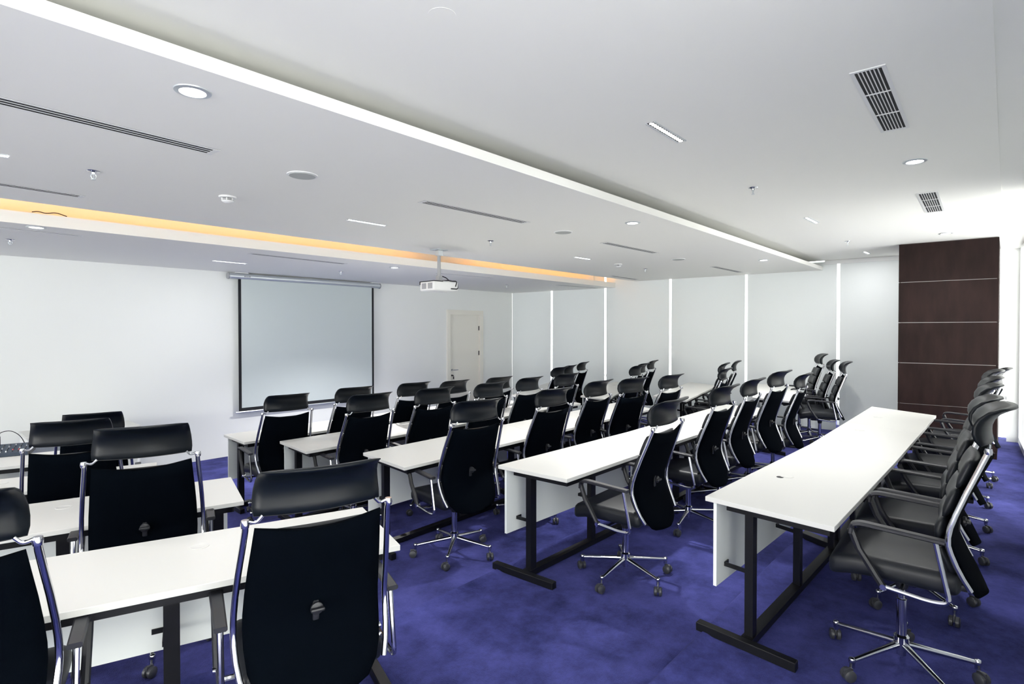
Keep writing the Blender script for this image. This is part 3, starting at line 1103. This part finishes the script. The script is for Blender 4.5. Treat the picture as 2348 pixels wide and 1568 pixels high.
slot((-150, 196), (497, 351), H2, 0.125, 3, 'long white three-slot air diffuser at the left of the middle ceiling')
slot((967, 462), (1207, 511), H2, 0.10, 3, 'white three-slot air diffuser above and right of the projector')
slot((1383, 556), (1503, 580), H2, 0.10, 3, 'short three-slot diffuser below the small downlight, middle ceiling')
slot((1634, 611), (1697, 624), H2, 0.10, 3, 'small slot diffuser in the middle ceiling before the window blinds')
slot((-100, 407), (195, 452), H2, 0.10, 2, 'grey access strip just in front of the orange cove, far left')
slot((1402, 632), (1460, 641), H2, 0.08, 2, 'faint slot strip beside the right end of the orange cove')
slot((-100, 511), (190, 541), H1, 0.07, 1, 'thin slot diffuser beyond the orange cove at the far left')
slot((573, 581), (793, 605), H1, 0.10, 2, 'slot diffuser directly above the projection screen')
slot((1002, 626), (1130, 637), H1, 0.06, 1, 'thin slot line right of the projector pole')
slot((1277, 653), (1368, 660), H1, 0.08, 2, 'slot diffuser at the window end of the screen side ceiling')


def grille(corners, label, nbl):
    pts = [at(*c, H3) for c in corners]       # back left, back right, front right, front left
    mid = sum(pts, Vector()) / 4
    L = ((pts[3] - pts[0]).length + (pts[2] - pts[1]).length) / 2
    Wd = ((pts[1] - pts[0]).length + (pts[2] - pts[3]).length) / 2
    d = (pts[3] - pts[0]) + (pts[2] - pts[1])
    ang = math.atan2(d.y, d.x)
    r = empty('air_grille', mid, ang, label, 'air vent', 'return air grilles')
    bm = bmesh.new()
    box(bm, -L / 2 + .01, L / 2 - .01, -Wd / 2 + .01, Wd / 2 - .01, -0.002, -0.0005)
    link('dark_opening', bm, M['dark'], r)
    bm = bmesh.new()
    f = 0.12 * Wd
    bw = (Wd - 2 * f) / (nbl + 1) * 0.14
    box(bm, -L / 2, L / 2, -Wd / 2, -Wd / 2 + f, -0.005, -0.0005)
    box(bm, -L / 2, L / 2, Wd / 2 - f, Wd / 2, -0.005, -0.0005)
    box(bm, -L / 2, -L / 2 + f, -Wd / 2 + f, Wd / 2 - f, -0.005, -0.0005)
    box(bm, L / 2 - f, L / 2, -Wd / 2 + f, Wd / 2 - f, -0.005, -0.0005)
    link('frame', bm, M['white'], r)
    for q in range(nbl):
        y = -Wd / 2 + f + (Wd - 2 * f) * (q + 1) / (nbl + 1)
        bm = bmesh.new()
        box(bm, -L / 2 + f, L / 2 - f, y - bw, y + bw, -0.005, -0.002)
        link('blade', bm, M['white'], r)
    for q in (-0.17, 0.17):
        bm = bmesh.new()
        box(bm, q * L - 0.003, q * L + 0.003, -Wd / 2 + f, Wd / 2 - f, -0.007, -0.002)
        link('cross_rib', bm, M['white'], r)


grille([(1945, 170), (2022, 150), (2084, 292), (2014, 305)], 'large white return air grille in the rear ceiling, upper right', 6)
grille([(2098, 444), (2146, 439), (2164, 484), (2119, 487)], 'smaller looking return air grille farther back above the wood column', 6)


def lightbar(pa, pb, z, label, wdt=0.045):
    a, b = at(*pa, z), at(*pb, z)
    d = b - a
    L = d.length
    mid = (a + b) / 2
    r = empty('linear_light', mid, math.atan2(d.y, d.x), label, 'ceiling light', 'short louvred linear lights')
    bm = bmesh.new()
    box(bm, -L / 2, L / 2, -wdt / 2, wdt / 2, -0.002, -0.0005)
    link('housing', bm, M['dark'], r)
    n = 14
    bm = bmesh.new()
    for q in range(n):
        x = -L / 2 + L * (q + 0.5) / n
        lathe(bm, [(wdt * 0.30, -0.0045), (wdt * 0.30, -0.0022)], 10, (x, 0))
    o = link('louvre_cells', bm, M['tube'], r)
    o['kind'] = 'stuff'
    bm = bmesh.new()
    box(bm, -L / 2 - .006, L / 2 + .006, -wdt / 2 - 0.006, -wdt / 2, -0.006, -0.0005)
    box(bm, -L / 2 - .006, L / 2 + .006, wdt / 2, wdt / 2 + 0.006, -0.006, -0.0005)
    link('rim', bm, M['alu'], r)
    if z < 3.5:
        area('linear_light_beam', (mid.x, mid.y, z - 0.02), (0, 0, math.atan2(d.y, d.x)), L, wdt, LINEAR)


lightbar((1490, 283), (1561, 325), H3, 'short sparkling louvred light in the middle of the rear ceiling')
lightbar((1847, 499), (1871, 511), H3, 'short louvred light left of the small rear grille')
lightbar((1981, 577), (1990, 581), H3, 'tiny louvred light in the rear ceiling beside the blind cassette')
lightbar((800, 503), (884, 517), H2, 'bright dotted louvred light between smoke detector and projector')
lightbar((1319, 589), (1352, 594), H2, 'louvred light in the middle ceiling left of the short diffuser')
lightbar((-40, 349), (20, 358), H2, 'louvred light cut by the left edge of the photo')
lightbar((491, 597), (565, 604), H1, 'dotted louvred light just above the left end of the screen')


def sprinkler(px, py, z, label):
    p = at(px, py, z)
    r = empty('sprinkler', p, 0, label, 'sprinkler', 'ceiling sprinklers')
    bm = bmesh.new()
    lathe(bm, [(0.038, -0.001), (0.036, -0.005), (0.012, -0.010), (0.010, -0.022)], 18)
    link('escutcheon', bm, M['chrome'], r, smooth=True)
    bm = bmesh.new()
    for s in (-1, 1):
        tube(bm, fillet([(s * 0.008, 0, -0.018), (s * 0.016, 0, -0.034), (s * 0.004, 0, -0.052)], 0.01), 0.0028, 6)
    tube(bm, [(0, 0, -0.02), (0, 0, -0.05)], 0.0025, 6)
    lathe(bm, [(0.014, -0.056), (0.014, -0.0535)], 14)
    link('spray_head', bm, M['alu'], r, smooth=True)


for px, py, z, lb in ((218, 393, H2, 'chrome sprinkler left of the smoke detector in the middle ceiling'), (1125, 552, H2, 'sprinkler right of the projector pole'),
                      (1479, 616, H2, 'sprinkler right of the far smoke detector'), (1725, 431, H3, 'sprinkler in the rear ceiling above the fifth blind'),
                      (1942, 553, H3, 'sprinkler in the rear ceiling near the blind cassette'), (26, 549, H1, 'sprinkler beyond the orange cove at the far left'),
                      (782, 622, H1, 'sprinkler in front of the projection screen housing'), (1162, 653, H1, 'sprinkler above the right side of the door')):
    sprinkler(px, py, z, lb)


def detector(px, py, z, label):
    p = at(px, py, z)
    r = empty('smoke_detector', p, 0, label, 'smoke detector', 'smoke detectors')
    bm = bmesh.new()
    lathe(bm, [(0.062, -0.001), (0.062, -0.012), (0.050, -0.016)], 24)
    link('base', bm, M['white'], r, smooth=True)
    bm = bmesh.new()
    lathe(bm, [(0.036, -0.016), (0.036, -0.034)], 20)
    link('sensor_slots', bm, M['dark'], r, smooth=True)
    bm = bmesh.new()
    lathe(bm, [(0.044, -0.022), (0.044, -0.026)], 24)
    lathe(bm, [(0.044, -0.032), (0.040, -0.040), (0.022, -0.050), (0.012, -0.052)], 24)
    for q in range(6):
        a = q * PI / 3
        tube(bm, [(0.041 * math.cos(a), 0.041 * math.sin(a), -0.016), (0.041 * math.cos(a), 0.041 * math.sin(a), -0.034)], 0.004, 6)
    link('cover', bm, M['white'], r, smooth=True)


detector(524, 451, H2, 'white smoke detector left of the round ceiling speaker')
detector(1417, 605, H2, 'smaller white smoke detector far back near the orange cove end')


def cspeaker(px, py, z, rad, label):
    p = at(px, py, z)
    r = empty('ceiling_speaker', p, 0, label, 'speaker', 'round ceiling speakers')
    bm = bmesh.new()
    lathe(bm, [(rad + 0.012, 0.0), (rad + 0.010, -0.005), (rad, -0.006)], 32)
    link('trim_ring', bm, M['white'], r, smooth=True)
    bm = bmesh.new()
    lathe(bm, [(rad * 0.97, -0.0095), (rad * 0.99, -0.006)], 32)
    link('grille', bm, M['speaker'], r)


cspeaker(695, 402, H2, 0.085, 'round grey ceiling speaker nearest the camera')
cspeaker(1291, 532, H2, 0.085, 'round ceiling speaker left of the small bright downlight')
cspeaker(1555, 594, H2, 0.085, 'round ceiling speaker farthest back in the middle ceiling')
bm = bmesh.new()
p = at(1015, 40, H3)
lathe(bm, [(0.052, H3 - 0.0006), (0.052, H3)], 28, (p.x, p.y))
tag(link('cover_plate', bm, M['ceil']), 'painted round cover plate on the rear ceiling at the top of the photo', 'cover plate')
# loose wire lying over the cove lip
bm = bmesh.new()
tube(bm, fillet([(0.86, 6.285, 2.995), (0.90, 6.27, 3.005), (0.95, 6.275, 2.993), (1.02, 6.27, 3.012), (1.10, 6.29, 2.992)], 0.03), 0.004, 6)
tag(link('loose_wire', bm, M['dark']), 'short dark loose wire poking out over the orange cove lip', 'wire')

# ------------------------------------------------------------------ audio mixer on the left table
mx0 = at(61, 1043.6, FLOOR[1] + 0.745)
mr = empty('audio_mixer', (mx0.x, mx0.y, FLOOR[1] + 0.746), math.radians(-17), 'dark blue audio mixer with red and white knobs on the left table', 'mixer')
bm = bmesh.new()
vs_ = box(bm, -0.36, 0.0, 0.0, 0.26, 0.0, 0.075, 0.006)
for v in vs_:
    if v.co.z > 0.04:
        v.co.z -= 0.045 * (1 - v.co.y / 0.26)
bd = link('mixer_body', bm, M['mixer'], mr)
bm = bmesh.new()
vs_ = box(bm, -0.002, 0.012, -0.003, 0.263, 0.0, 0.082, 0.005)
for v in vs_:
    if v.co.z > 0.04:
        v.co.z -= 0.045 * (1 - v.co.y / 0.26)
link('side_cheek', bm, M['plastic'], bd)
for i in range(8):
    for j in range(5):
        x = -0.035 - i * 0.040
        y = 0.035 + j * 0.042
        z = 0.031 + 0.045 * y / 0.26
        bm = bmesh.new()
        lathe(bm, [(0.0055, z - 0.003), (0.0045, z + 0.009)], 8, (x, y))
        red = (j == 1 and i in (1, 2))
        wh = (j == 0 and i > 2)
        link('knob', bm, M['red'] if red else M['white'] if wh else M['grey'] if (i + j) % 3 == 0 else M['plastic'], bd)
bm = bmesh.new()
tube(bm, [(-0.235, 0.23, 0.06), (-0.235, 0.23, 0.15)], 0.007, 8)
tube(bm, fillet([(-0.235, 0.23, 0.15), (-0.235, 0.235, 0.185), (-0.16, 0.24, 0.20), (-0.09, 0.25, 0.14), (-0.06, 0.30, 0.02)], 0.06, 6), 0.0035, 6)
link('plugged_cable', bm, M['plastic'], mr, smooth=True)

# pale side desk standing against the front wall, far left
dr = empty('side_desk', (1.60, 8.45, 0.0), 0, 'pale low side desk against the front wall behind the left chairs', 'desk')
bm = bmesh.new()
box(bm, -0.55, 0.55, -0.28, 0.28, 0.755, 0.78, 0.002)
link('tabletop', bm, M['top'], dr)
for s in (-0.54, 0.515):
    bm = bmesh.new()
    box(bm, s, s + 0.025, -0.26, 0.26, 0.0, 0.755)
    link('side_panel', bm, M['wall'], dr)
bm = bmesh.new()
box(bm, -0.515, 0.515, 0.2, 0.218, 0.25, 0.755)
link('modesty_panel', bm, M['panel'], dr)
